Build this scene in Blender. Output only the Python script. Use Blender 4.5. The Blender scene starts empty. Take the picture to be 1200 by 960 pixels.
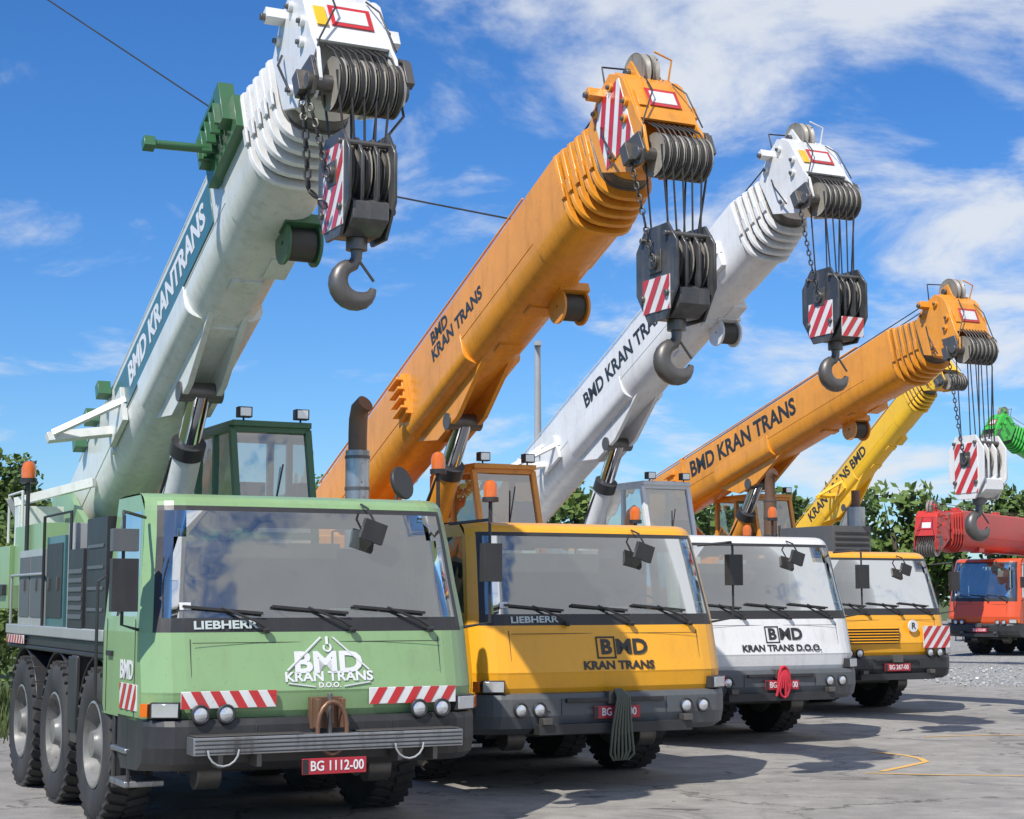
import bpy, bmesh, math, random
from mathutils import Vector, Matrix
R=math.radians
random.seed(7)
scene=bpy.context.scene
COL=scene.collection

# ---------------------------------------------------------------- materials
def new_mat(name):
    m=bpy.data.materials.new(name); m.use_nodes=True
    nt=m.node_tree
    b=nt.nodes.get("Principled BSDF")
    return m,nt,b
def L(nt,a,b): nt.links.new(a,b)
def noise(nt,scale,detail=6,rough=.6,vec=None,dist=0):
    n=nt.nodes.new("ShaderNodeTexNoise"); n.inputs['Scale'].default_value=scale
    n.inputs['Detail'].default_value=detail; n.inputs['Roughness'].default_value=rough
    n.inputs['Distortion'].default_value=dist
    if vec: L(nt,vec,n.inputs['Vector'])
    return n
def ramp(nt,fac,stops):
    r=nt.nodes.new("ShaderNodeValToRGB"); e=r.color_ramp.elements
    e[0].position=stops[0][0]; e[0].color=(*stops[0][1],1)
    e[1].position=stops[1][0]; e[1].color=(*stops[1][1],1)
    for p,c in stops[2:]:
        x=e.new(p); x.color=(*c,1)
    L(nt,fac,r.inputs[0]); return r
def mixc(nt,fac,a,b,mode='MIX'):
    m=nt.nodes.new("ShaderNodeMix"); m.data_type='RGBA'; m.blend_type=mode
    if isinstance(fac,(int,float)): m.inputs[0].default_value=fac
    else: L(nt,fac,m.inputs[0])
    for i,x in ((6,a),(7,b)):
        if isinstance(x,tuple): m.inputs[i].default_value=(*x,1)
        else: L(nt,x,m.inputs[i])
    return m
def bump(nt,b,h,st=.2,d=.02):
    n=nt.nodes.new("ShaderNodeBump"); n.inputs['Strength'].default_value=st; n.inputs['Distance'].default_value=d
    L(nt,h,n.inputs['Height']); L(nt,n.outputs[0],b.inputs['Normal'])
def paint(name,c,rough=.38,dirt=.45,coat=.25,metal=0,dirtc=(.10,.085,.065)):
    m,nt,b=new_mat(name)
    tc=nt.nodes.new("ShaderNodeTexCoord")
    mp=nt.nodes.new("ShaderNodeMapping"); mp.inputs['Scale'].default_value=(9,9,1.6)
    L(nt,tc.outputs['Object'],mp.inputs[0])
    n1=noise(nt,1.3,8,.65,tc.outputs['Object'])
    n2=noise(nt,1.2,6,.6,mp.outputs[0])
    n3=noise(nt,38,3,.6,tc.outputs['Object'])
    r1=ramp(nt,n1.outputs[0],[(.45,(0,0,0)),(.8,(1,1,1))])
    r2=ramp(nt,n2.outputs[0],[(.50,(0,0,0)),(.78,(1,1,1))])
    r3=ramp(nt,n3.outputs[0],[(.66,(0,0,0)),(.72,(1,1,1))])
    mu=nt.nodes.new("ShaderNodeMath"); mu.operation='ADD'
    L(nt,r1.outputs[0],mu.inputs[0]); L(nt,r2.outputs[0],mu.inputs[1])
    m2=nt.nodes.new("ShaderNodeMath"); m2.operation='MULTIPLY'; m2.inputs[1].default_value=dirt
    L(nt,mu.outputs[0],m2.inputs[0]); m2.use_clamp=True
    fade=tuple(min(1,x*.84+.025) for x in c)
    base=mixc(nt,n1.outputs[0],c,fade)
    mx=mixc(nt,m2.outputs[0],base.outputs[2],dirtc)
    m3=nt.nodes.new("ShaderNodeMath"); m3.operation='MULTIPLY'; m3.inputs[1].default_value=min(1,dirt*1.5)
    L(nt,r3.outputs[0],m3.inputs[0])
    mx2=mixc(nt,m3.outputs[0],mx.outputs[2],(.05,.035,.025))
    L(nt,mx2.outputs[2],b.inputs['Base Color'])
    ma=nt.nodes.new("ShaderNodeMapRange"); ma.inputs[3].default_value=rough-.08; ma.inputs[4].default_value=rough+.3
    L(nt,m2.outputs[0],ma.inputs[0]); L(nt,ma.outputs[0],b.inputs['Roughness'])
    b.inputs['Metallic'].default_value=metal
    b.inputs['Coat Weight'].default_value=coat; b.inputs['Coat Roughness'].default_value=.15
    bump(nt,b,n1.outputs[0],.12,.02)
    return m
WHITE=paint("white_paint",(.80,.80,.79),dirt=.26,dirtc=(.28,.26,.22))
BOOMW=paint("boom_white_paint",(.74,.76,.72),dirt=.32,dirtc=(.27,.26,.20))
GREEN=paint("green_paint",(.25,.41,.185),dirt=.24,dirtc=(.16,.19,.10))
DGREEN=paint("dark_green_paint",(.035,.15,.055),dirt=.3)
TEAL=paint("teal_paint",(.035,.15,.17),dirt=.2)
YEL=paint("yellow_paint",(.93,.42,.008),dirt=.16,dirtc=(.40,.20,.03))
ORG=paint("orange_boom_paint",(.86,.33,.018),dirt=.36,dirtc=(.30,.12,.025))
YEL2=paint("lemon_paint",(.92,.52,.01),dirt=.12)
RED=paint("red_paint",(.62,.035,.02),dirt=.15)
REDS=paint("red_stripe_paint",(.60,.02,.025),dirt=.3)
ORED=paint("orange_red_paint",(.72,.085,.012),dirt=.12)
LIME=paint("lime_paint",(.05,.55,.06),dirt=.1)
BLACK=paint("black_plastic",(.018,.018,.020),rough=.5,dirt=.3,coat=0,dirtc=(.07,.065,.06))
GREASE=paint("greasy_section",(.12,.115,.10),rough=.4,dirt=.6,coat=0,dirtc=(.03,.028,.025))
GREY=paint("grey_plastic",(.09,.10,.11),rough=.5,dirt=.35,coat=0,dirtc=(.16,.145,.12))
LGREY=paint("light_grey_paint",(.38,.39,.39),dirt=.3,dirtc=(.2,.19,.17))
ALU=paint("aluminium",(.50,.51,.52),rough=.38,dirt=.6,coat=0,metal=.85)
CHROME=paint("chrome_rod",(.75,.76,.78),rough=.15,dirt=.15,coat=0,metal=1)
STEEL=paint("worn_steel",(.16,.15,.14),rough=.45,dirt=.5,coat=0,metal=.6)
RUST=paint("rusty_steel",(.20,.10,.055),rough=.5,dirt=.5,coat=0,metal=.3)
ROPE=paint("wire_rope",(.05,.048,.045),rough=.5,dirt=.3,coat=0,metal=.5)
SHEAVE=paint("sheave_grey",(.36,.33,.28),rough=.5,dirt=.6,coat=0,dirtc=(.05,.045,.04))
RUB=paint("rubber",(.02,.02,.02),rough=.8,dirt=.6,coat=0,dirtc=(.075,.068,.06))
RIM=paint("rim_paint",(.22,.22,.205),dirt=.8,coat=0,dirtc=(.07,.06,.05))
SEAT=paint("seat_fabric",(.06,.065,.075),rough=.9,dirt=.2,coat=0)
PLATE=paint("number_plate_red",(.45,.012,.03),dirt=.05)
TXW=paint("text_white",(.8,.8,.8),dirt=.05,coat=0)
TXB=paint("text_black",(.015,.015,.018),dirt=.05,coat=0)
TXS=paint("text_silver",(.55,.62,.6),dirt=.05,coat=0)
CONC=paint("concrete_pole",(.42,.42,.40),rough=.8,dirt=.3,coat=0)
BLOCKY=paint("worn_black_paint",(.03,.032,.036),rough=.45,dirt=.6,dirtc=(.16,.15,.14))
REDROPE=paint("red_webbing",(.6,.015,.04),rough=.8,dirt=.2,coat=0)
OLIVE=paint("olive_hose",(.11,.12,.08),rough=.8,dirt=.4,coat=0)

def glassmat(name,tint,refl):
    m,nt,b=new_mat(name); nt.nodes.remove(b)
    out=[n for n in nt.nodes if n.type=='OUTPUT_MATERIAL'][0]
    t=nt.nodes.new("ShaderNodeBsdfTransparent"); t.inputs[0].default_value=(*tint,1)
    g=nt.nodes.new("ShaderNodeBsdfGlossy"); g.inputs['Roughness'].default_value=.03
    g.inputs[0].default_value=(.97,.96,.92,1)
    tc=nt.nodes.new("ShaderNodeTexCoord")
    n=noise(nt,.9,3,.5,tc.outputs['Object'])
    bp=nt.nodes.new("ShaderNodeBump"); bp.inputs['Strength'].default_value=.4; bp.inputs['Distance'].default_value=.08
    L(nt,n.outputs[0],bp.inputs['Height']); L(nt,bp.outputs[0],g.inputs['Normal'])
    fr=nt.nodes.new("ShaderNodeLayerWeight"); fr.inputs[0].default_value=.35
    ma=nt.nodes.new("ShaderNodeMapRange"); ma.inputs[3].default_value=refl; ma.inputs[4].default_value=.95
    L(nt,fr.outputs['Fresnel'],ma.inputs[0])
    mx=nt.nodes.new("ShaderNodeMixShader"); L(nt,ma.outputs[0],mx.inputs[0])
    L(nt,t.outputs[0],mx.inputs[1]); L(nt,g.outputs[0],mx.inputs[2])
    d=nt.nodes.new("ShaderNodeBsdfDiffuse"); d.inputs[0].default_value=(.35,.34,.31,1)
    n2=noise(nt,3,6,.6,tc.outputs['Object'])
    r2=ramp(nt,n2.outputs[0],[(.3,(.02,.02,.02)),(.8,(.13,.13,.13))])
    mx2=nt.nodes.new("ShaderNodeMixShader"); L(nt,r2.outputs[0],mx2.inputs[0])
    L(nt,mx.outputs[0],mx2.inputs[1]); L(nt,d.outputs[0],mx2.inputs[2])
    L(nt,mx2.outputs[0],out.inputs[0]); return m
GLASS=glassmat("windscreen_glass",(.50,.57,.52),.28)
def plain(name,c,rough=.3,metal=0,trans=0,coat=0):
    m,nt,b=new_mat(name)
    tc=nt.nodes.new("ShaderNodeTexCoord"); n=noise(nt,20,3,.5,tc.outputs['Object'])
    mx=mixc(nt,n.outputs[0],c,tuple(x*.8 for x in c)); L(nt,mx.outputs[2],b.inputs['Base Color'])
    b.inputs['Roughness'].default_value=rough; b.inputs['Metallic'].default_value=metal
    b.inputs['Transmission Weight'].default_value=trans; b.inputs['Coat Weight'].default_value=coat
    return m
LENS=plain("lamp_lens",(.75,.77,.78),.08,.6,0,1)
AMBER=plain("amber_lens",(.75,.16,.01),.2,0,0,1)
ORMARK=plain("orange_marking",(.75,.44,.12),.9)

# ---------------------------------------------------------------- mesh builder
class Part:
    def __init__(s,name,parent=None,M=None,bevel=0,ang=38):
        s.n=name; s.p=parent; s.M=M or Matrix.Identity(4); s.bev=bevel; s.ang=ang
        s.v=[]; s.f=[]; s.m=[]; s.mats=[]
    def add(s,vs,fs,mat):
        if mat not in s.mats: s.mats.append(mat)
        k=s.mats.index(mat); o=len(s.v)
        s.v+= [s.M@Vector(v) for v in vs]
        s.f+= [tuple(i+o for i in f) for f in fs]; s.m+=[k]*len(fs)
    def box(s,c,d,mat,rot=None):
        vs=[]
        for x in(-.5,.5):
            for y in(-.5,.5):
                for z in(-.5,.5):
                    v=Vector((x*d[0],y*d[1],z*d[2]))
                    if rot is not None: v=rot@v
                    vs.append(v+Vector(c))
        s.add(vs,[(0,1,3,2),(4,6,7,5),(0,4,5,1),(2,3,7,6),(0,2,6,4),(1,5,7,3)],mat)
    def bx(s,x0,x1,y0,y1,z0,z1,mat):
        s.box(((x0+x1)/2,(y0+y1)/2,(z0+z1)/2),(x1-x0,y1-y0,z1-z0),mat)
    def beam(s,p0,p1,w,h,mat):
        p0=Vector(p0);p1=Vector(p1);d=p1-p0
        q=d.to_track_quat('Y','Z').to_matrix()
        s.box((p0+p1)/2,(w,d.length,h),mat,q)
    def cyl(s,p0,p1,r,mat,n=16,r2=None):
        s.tube([p0,p1],[r,r if r2 is None else r2],mat,n)
    def tube(s,pts,r,mat,n=8):
        pts=[Vector(p) for p in pts]
        if not isinstance(r,(list,tuple)): r=[r]*len(pts)
        vs=[];fs=[]
        d0=(pts[1]-pts[0]).normalized()
        a=d0.orthogonal().normalized()
        for i,p in enumerate(pts):
            d=(pts[min(i+1,len(pts)-1)]-pts[max(i-1,0)]).normalized()
            a=(a-d*a.dot(d)).normalized(); b=d.cross(a)
            for k in range(n):
                t=2*math.pi*k/n
                vs.append(p+(a*math.cos(t)+b*math.sin(t))*r[i])
        for i in range(len(pts)-1):
            for k in range(n):
                k2=(k+1)%n
                fs.append((i*n+k,i*n+k2,(i+1)*n+k2,(i+1)*n+k))
        fs.append(tuple(range(n))[::-1]); fs.append(tuple((len(pts)-1)*n+k for k in range(n)))
        s.add(vs,fs,mat)
    def chain(s,pts,r,mat):
        pts=[Vector(p) for p in pts]
        for a,b in zip(pts[:-1],pts[1:]):
            n=max(1,int((b-a).length/(r*4)))
            for i in range(n):
                c=a.lerp(b,(i+.5)/n); d=(b-a).normalized(); u=d.orthogonal().normalized()
                if i%2: u=d.cross(u)
                s.tube([c+d*(r*2.6*math.cos(t*math.pi/3))+u*(r*1.5*math.sin(t*math.pi/3)) for t in range(7)],r*.6,mat,5)
    def lathe(s,prof,c,mat,axis='x',n=32,closed=True):
        vs=[];fs=[];m=len(prof); c=Vector(c)
        for k in range(n):
            t=2*math.pi*k/n
            for (r,a) in prof:
                if axis=='x': v=(a,r*math.cos(t),r*math.sin(t))
                elif axis=='y': v=(r*math.cos(t),a,r*math.sin(t))
                else: v=(r*math.cos(t),r*math.sin(t),a)
                vs.append(c+Vector(v))
        for k in range(n):
            k2=(k+1)%n
            for j in range(m if closed else m-1):
                j2=(j+1)%m
                fs.append((k*m+j,k*m+j2,k2*m+j2,k2*m+j))
        s.add(vs,fs,mat)
    def prism(s,poly,x0,x1,mat):
        n=len(poly)
        vs=[(x0,a,b) for a,b in poly]+[(x1,a,b) for a,b in poly]
        fs=[tuple(range(n)),tuple(range(n,2*n))[::-1]]
        for i in range(n):
            j=(i+1)%n; fs.append((i,j,j+n,i+n))
        s.add(vs,fs,mat)
    def poly(s,pts,mat): s.add(pts,[tuple(range(len(pts)))],mat)
    def stripes(s,O,U,V,w,h,p,slant=1,red=None,white=None):
        red=red or REDS; white=white or WHITE
        O=Vector(O);U=Vector(U).normalized();V=Vector(V).normalized();N=U.cross(V)
        s.box(O+U*w/2+V*h/2-N*.006,(w,h,.012),white,Matrix((U,V,N)).transposed())
        k=-int(h/p)-4
        while k*2*p<w+h:
            a=k*2*p; sh=h*slant
            pl=[(a,0),(a+p,0),(a+p+sh,h),(a+sh,h)]
            for side in(0,1):
                o=[]
                for i in range(len(pl)):
                    A=pl[i];B=pl[(i+1)%len(pl)]
                    ins=(lambda q:q[0]>=0) if side==0 else (lambda q:q[0]<=w)
                    X=0 if side==0 else w
                    ia,ib=ins(A),ins(B)
                    if ia:o.append(A)
                    if ia!=ib:
                        t=(X-A[0])/(B[0]-A[0]); o.append((X,A[1]+t*(B[1]-A[1])))
                pl=o
                if not pl:break
            if len(pl)>=3: s.poly([O+U*q[0]+V*q[1]+N*.003 for q in pl],red)
            k+=1
    def build(s):
        me=bpy.data.meshes.new(s.n); me.from_pydata([tuple(v) for v in s.v],[],s.f)
        for m in s.mats: me.materials.append(m)
        me.polygons.foreach_set('material_index',s.m)
        bm=bmesh.new(); bm.from_mesh(me); bmesh.ops.recalc_face_normals(bm,faces=bm.faces); bm.to_mesh(me); bm.free()
        me.polygons.foreach_set('use_smooth',[True]*len(me.polygons))
        me.set_sharp_from_angle(angle=R(s.ang))
        o=bpy.data.objects.new(s.n,me); COL.objects.link(o)
        if s.p: o.parent=s.p
        if s.bev:
            b=o.modifiers.new("bevel",'BEVEL'); b.width=s.bev; b.segments=2; b.limit_method='ANGLE'; b.angle_limit=R(40)
            b.harden_normals=False
        return o
def empty(name,loc=(0,0,0),yaw=0,scale=1):
    e=bpy.data.objects.new(name,None); COL.objects.link(e); e.location=loc; e.rotation_euler=(0,0,yaw); e.scale=(scale,)*3
    e.empty_display_size=.3
    return e
def text(t,parent,M,size,mat,off=.02,sx=1,name="lettering",ax='CENTER'):
    c=bpy.data.curves.new(name,'FONT'); c.body=t; c.size=size; c.extrude=.0015; c.offset=off*size
    c.align_x=ax; c.align_y='CENTER'; c.resolution_u=3
    c.materials.append(mat)
    o=bpy.data.objects.new(name,c); COL.objects.link(o); o.parent=parent
    o.matrix_basis=M@Matrix.Diagonal((sx,1,1,1)); return o
def TR(x,y,z): return Matrix.Translation((x,y,z))
FRONT=Matrix.Rotation(R(90),4,'X')

# ---------------------------------------------------------------- pieces
def wheel(P,x,t,r,w,side):
    o=side
    prof=[(r*.55,-w*.42),(r*.62,-w*.5),(r*.82,-w*.53),(r*.95,-w*.47),(r*.985,-w*.40),(r*.985,w*.40),(r*.95,w*.47),(r*.82,w*.53),(r*.62,w*.5),(r*.55,w*.42)]
    c=(x,t,r)
    P.lathe(prof,c,RUB,'x',40)
    n=34
    for k in range(n):
        a=2*math.pi*k/n
        for sd in(-1,1):
            aa=a+(.5*2*math.pi/n if sd>0 else 0)
            rot=Matrix.Rotation(aa,3,'X')@Matrix.Rotation(R(18*sd),3,'Z')
            P.box(Vector(c)+Matrix.Rotation(aa,3,'X')@Vector((sd*w*.25,0,r*.985)),(w*.46,r*.10,.035),RUB,rot)
    f=o*w*.5
    rp=[(r*.57,f*.95),(r*.54,f*.98),(r*.50,f*.6),(r*.47,f*.25),(r*.30,f*.15),(r*.28,f*.55),(r*.20,f*.75),(r*.17,f*1.02),(.001,f*1.05)]
    P.lathe(rp,c,RIM,'x',32,closed=False)
    P.lathe([(r*.57,-f*.9),(.001,-f*.6)],c,STEEL,'x',24,closed=False)
    for k in range(10):
        a=2*math.pi*k/10
        q=Vector(c)+Vector((f*.2,r*.38*math.cos(a),r*.38*math.sin(a)))
        P.cyl(q,q+Vector((o*.05,0,0)),.02,STEEL,6)

SL=.10/.41
CO=.23
def cab(E,W,H,body,bump_m,opt):
    D=1.5
    C=Part("cab_body",E,bevel=.006)
    es=[0,.015,.04,.08,.13,.20,.30,.5,.85]
    xs=es+[W/2]+[W-e for e in es[::-1]]
    def c(x):
        e=max(0,min(x,W-x)); s=abs(2*x/W-1)
        return .06*s*s+ (.17*(1-e/.3)**2.2 if e<.3 else 0)
    def xt(x,z):
        if z<1.6: return x
        return x+(.5-x/W)*2*.10*(z-1.6)/(H-1.6)
    rows=[(.05,.93),(.02,1.0),(.005,1.13),(0,1.15),(.10,1.56),(.11,1.60),(.135,1.71),(.22,2.0),(.30,H-.33),(.37,H-.12),(.39,H-.08),(.41,H-.045),(.46,H-.01),(.55,H+.015),(.75,H+.03),(1.3,H+.03),(D-.03,H+.02),(D,H-.02)]
    for j in range(len(rows)-1):
        (t0,z0),(t1,z1)=rows[j],rows[j+1]
        for i in range(len(xs)-1):
            x0,x1=xs[i],xs[i+1]
            mat=body
            inner= i>=3 and i<len(xs)-4
            inner2= i>=4 and i<len(xs)-5
            def pt(x,t,z):
                fade=max(0,min(1,1-(t-.5)/.4)) if t>.5 else 1
                return (xt(x,z),t+c(x)*fade,z)
            if 5<=j<=9 and inner:
                if j==5 or j==9 or not inner2: mat=BLACK
                else: mat=None
            if mat is None:
                continue
            C.poly([pt(x0,t0,z0),pt(x1,t0,z0),pt(x1,t1,z1),pt(x0,t1,z1)],mat)
    for sx in (0,W):
        zs=[.93,1.15,1.6,1.72,H-.12,H+.015]
        for j in range(5):
            z0,z1=zs[j],zs[j+1]
            def cols(z):
                f=[.05,0,.11,.14,.37,.55][zs.index(z)]+CO
                return [f,max(f+.08,.33),1.32,D]
            a,b=cols(z0),cols(z1)
            for i in range(3):
                if j==3 and i==1: continue
                C.poly([(xt(sx,z0),a[i],z0),(xt(sx,z0),a[i+1],z0),(xt(sx,z1),b[i+1],z1),(xt(sx,z1),b[i],z1)],body)
        sg=-1 if sx==0 else 1
        C.box((sx+sg*.012,1.22,1.42),(.03,.16,.04),BLACK)
        for tt_ in(.44,1.36):
            C.bx(sx-.004 if sx==0 else sx,sx if sx==0 else sx+.004,tt_,tt_+.012,.95,1.7,BLACK)
    C.beam((.35,.02+.075,1.52),(W-.35,.02+.075,1.52),.004,.006,BLACK)
    for x in(.34,W-.34): C.beam((x,.012+c(x)-.004,1.16),(x,.10+c(x)-.006,1.55),.006,.006,BLACK)
    C.bx(.03,W-.03,D-.04,D-.01,.95,1.75,GREY)
    C.bx(.12,.5,D-.04,D-.01,1.75,H-.02,GREY); C.bx(W-.5,W-.12,D-.04,D-.01,1.75,H-.02,GREY)
    C.bx(.5,W-.5,D-.04,D-.01,H-.2,H-.02,GREY)
    C.bx(.06,W-.06,.28,D-.05,.95,1.0,BLACK)
    C.build()
    G=Part("windscreen",E)
    ix=[i for i in range(len(xs)) if i>=4 and i<=len(xs)-5]
    for j in range(6,9):
        (t0,z0),(t1,z1)=rows[j],rows[j+1]
        for a,b in zip(ix[:-1],ix[1:]):
            x0,x1=xs[a],xs[b]
            G.poly([(xt(x0,z0),t0+c(x0),z0),(xt(x1,z0),t0+c(x1),z0),(xt(x1,z1),t1+c(x1),z1),(xt(x0,z1),t1+c(x0),z1)],GLASS)
    for sx in(0,W):
        z0,z1=1.72,H-.12
        G.poly([(xt(sx,z0),.44,z0),(xt(sx,z0),1.32,z0),(xt(sx,z1),1.32,z1),(xt(sx,z1),.67,z1)],GLASS)
    o=G.build()
    bm=bmesh.new(); bm.from_mesh(o.data); bmesh.ops.remove_doubles(bm,verts=bm.verts,dist=.001); bm.to_mesh(o.data); bm.free()
    I=Part("cab_interior",E,bevel=.02)
    I.prism([(.34,1.2),(.32,1.62),(.45,1.70),(.75,1.66),(.8,1.2)],.15,W-.15,BLACK)
    for sx in(.62,W-.62):
        I.box((sx,1.05,1.45),(.5,.5,.14),SEAT)
        I.box((sx,1.28,1.80),(.46,.14,.66),SEAT,Matrix.Rotation(R(-8),3,'X'))
        I.box((sx,1.34,2.20),(.26,.10,.18),SEAT)
    wc=Vector((W-.62,.72,1.80)); q=Matrix.Rotation(R(35),3,'X')
    I.tube([wc+q@Vector((.22*math.cos(a*math.pi/10),.22*math.sin(a*math.pi/10),0)) for a in range(21)],.016,BLACK,8)
    I.beam(wc+Vector((-.21,0,0)),wc+Vector((.21,0,0)),.04,.02,BLACK)
    I.cyl(wc,wc+Vector((0,-.1,-.3)),.03,BLACK,8)
    I.box((W*.5,.62,1.74),(.3,.16,.12),BLACK); I.box((W*.62,.46,1.745),(.26,.012,.12),TXW,Matrix.Rotation(R(60),3,'X'))
    I.box((W*.3,.8,H-.12),(W*.4,.25,.08),GREY)
    for x in(.35,W-.75): I.box((x+.2,.46,H-.19),(.5,.02,.14),GREY)
    I.build()
    T=Part("wipers_and_mirrors",E,bevel=.004)
    def ws(x,z):
        rr=[(.11,1.60),(.135,1.71),(.22,2.0),(.30,H-.33),(.37,H-.12)]
        for (a,za),(b,zb) in zip(rr[:-1],rr[1:]):
            if z<=zb: break
        t=a+(b-a)*(z-za)/(zb-za)
        return Vector((xt(x,z),t+c(x)-.03,z))
    T.box(ws(.30,1.80)+Vector((0,.020,0)),(.09,.004,.06),TXW,Matrix.Rotation(R(-16),3,'X'))
    for k,x in enumerate((W*.34,W*.60,W*.85)):
        p0=ws(x,1.63); p1=ws(x-.36,1.79)
        T.cyl(ws(x,1.60),p0+Vector((0,-.02,0)),.03,BLACK,8)
        T.tube([p0,p0+Vector((-.1,-.015,.06)),p1],.011,BLACK,6)
        T.beam(ws(x-.02,1.745),ws(x-.66,1.80),.010,.022,BLACK)
        T.beam(ws(x-.02,1.745)+Vector((0,.018,0)),ws(x-.66,1.80)+Vector((0,.018,0)),.016,.010,BLACK)
    for sg,x0 in((-1,0),(1,W)):
        if sg<0 and not opt.get('lmirror'): continue
        zt=H-.18; xx=x0+sg*.17
        T.tube([(x0-sg*.07,.50,zt),(xx,.22,zt+.03),(xx,.20,zt-.05)],.014,BLACK,6)
        T.tube([(x0,.38,1.62),(xx,.2,1.66),(xx,.2,zt)],.014,BLACK,6)
        if sg<0:
            T.box((xx,.16,1.96),(.20,.09,.40),BLACK); T.box((xx,.17,2.30),(.20,.09,.17),GREY)
            T.bx(xx-.085,xx+.085,.206,.212,1.80,2.12,CHROME)
        else:
            T.box((xx,.18,2.16),(.17,.09,.32),BLACK)
            T.bx(xx-.07,xx+.07,.226,.232,2.03,2.29,CHROME)
    p=ws(W*.68,H-.10)
    T.tube([p+Vector((0,.05,.06)),p+Vector((0,-.10,.02)),p+Vector((.05,-.14,-.10))],.011,BLACK,6)
    T.box(p+Vector((.03,-.15,-.17)),(.20,.05,.17),BLACK,Matrix.Rotation(R(18),3,'Y'))
    T.tube([(-.03,1.45,1.0),(-.07,1.45,1.05),(-.07,1.45,2.0),(-.0,1.45,2.05)],.014,BLACK,6)
    if opt.get('disc'):
        q=Vector((2.62,1.42,H+.22)); n=Vector((.5,-.75,.25)).normalized()
        T.tube([(2.55,1.42,H),(2.6,1.46,H+.12),q],.015,BLACK,6)
        T.tube([q-n*.05,q-n*.02,q+n*.01,q+n*.03],[.05,.14,.155,.15],BLACK,20)
    T.build()
    B=Part("bumper",E,bevel=.008)
    br=[(.06,.955),(-.05,.945),(-.07,.90),(-.07,.74),(-.03,.62),(.10,.56),(.6,.54)]
    for j in range(len(br)-1):
        for i in range(len(xs)-1):
            (t0,z0),(t1,z1)=br[j],br[j+1]; x0,x1=xs[i],xs[i+1]
            B.poly([(x0,t0+c(x0),z0),(x1,t0+c(x1),z0),(x1,t1+c(x1),z1),(x0,t1+c(x0),z1)],bump_m)
    for x in(.82,W-.82):
        B.bx(x-.004,x+.004,-.063+c(x)-.012,-.05+c(x),.74,.90,BLACK)
        B.bx(x-.15,x-.13,-.07+c(x)-.006,-.05+c(x),.78,.80,STEEL)
    for sx in(0,W):
        B.poly([(sx,t+CO,z) for t,z in br]+[(sx,.95,.7),(sx,.95,.95)],bump_m)
    for sx in [.14,W-.14]:
        sg=-1 if sx<1 else 1
        rr=Matrix.Rotation(R(sg*28),3,'Z')
        B.box((sx-sg*.01,.075,1.02),(.22,.1,.12),BLACK,rr)
        B.box((sx-sg*.01,.065,1.02),(.20,.1,.10),LENS,rr)
        B.box((sx+sg*.10,.17,1.02),(.07,.12,.1),AMBER,Matrix.Rotation(R(sg*52),3,'Z'))
    for sx in (.38,.58,W-.38,W-.58):
        z=opt.get('lampz',.99)
        t=-.06
        B.lathe([(.001,.03),(.07,.03),(.075,-.01),(.062,-.018),(.058,.0)],(sx,t,z),BLACK,'y',24,closed=False)
        B.lathe([(.06,0),(.045,-.012),(.001,-.018)],(sx,t,z),LENS,'y',24,closed=False)
    if opt.get('step'):
        B.bx(.28,W-.28,-.24,-.05,.70,.83,ALU)
        for k in range(4): B.bx(.29,W-.29,-.255,-.24,.712+k*.03,.722+k*.03,BLACK)
        B.bx(.30,1.15,-.23,-.05,.835,.842,STEEL); B.bx(W-1.15,W-.3,-.23,-.05,.835,.842,STEEL)
        for x in (.5,.8,W-.8,W-.5): B.bx(x-.02,x+.02,-.20,-.02,.60,.70,STEEL)
        for x in(.5,W-.75):
            B.tube([(x+.12*math.cos(a*math.pi/8+math.pi),-.27,.74+.12*math.sin(a*math.pi/8+math.pi)) for a in range(9)],.009,LGREY,6)
    else:
        B.bx(.55,W-.55,-.12,.2,.56,.66,BLACK)
        B.bx(.86,W-.86,-.10,-.06,.86,.90,BLACK)
        for x in(.62,W-.62): B.bx(x-.05,x+.05,-.16,-.06,.66,.72,STEEL)
    B.bx(W/2-.26,W/2+.26,-.28,-.262,.53,.65,PLATE) if opt.get('step') else B.bx(W/2-.26,W/2+.26,-.112,-.095,.70,.82,PLATE)
    if opt.get('step'):
        B.bx(W/2-.13,W/2+.13,-.10,-.02,.86,1.10,RUST)
        B.box((W/2-.1,-.14,.98),(.03,.12,.22),RUST);B.box((W/2+.1,-.14,.98),(.03,.12,.22),RUST)
        B.cyl((W/2,-.16,1.13),(W/2,-.16,.82),.022,STEEL,8)
        B.tube([(W/2+.12*math.sin(a*math.pi/9)*(1.0),-.22,.87+.20*math.cos(a*math.pi/9)) for a in range(19)],.018,RUST,8)
        for sx in(.24,W-.99):
            B.stripes((sx,-.018,1.03),(1,0,0),(0,0,1),.75,.13,.075,slant=-.6 if sx<1 else .6)
    else:
        B.bx(W/2-.1,W/2+.1,-.13,0,.84,.96,STEEL)
    B.build()
    N=Part("number_plate_band",E)
    if opt.get('step'): N.bx(W/2-.26,W/2-.215,-.285,-.281,.535,.645,TXB)
    else: N.bx(W/2-.26,W/2-.215,-.116,-.113,.705,.815,TXB)
    N.build()
    pt=opt.get('plate','BG 112-00')
    M=TR(W/2+.02,-.2825,.59) if opt.get('step') else TR(W/2+.02,-.1145,.76)
    text(pt,E,M@FRONT,.105,TXW,.015,.85,"plate_lettering")
    return c,ws

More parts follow.
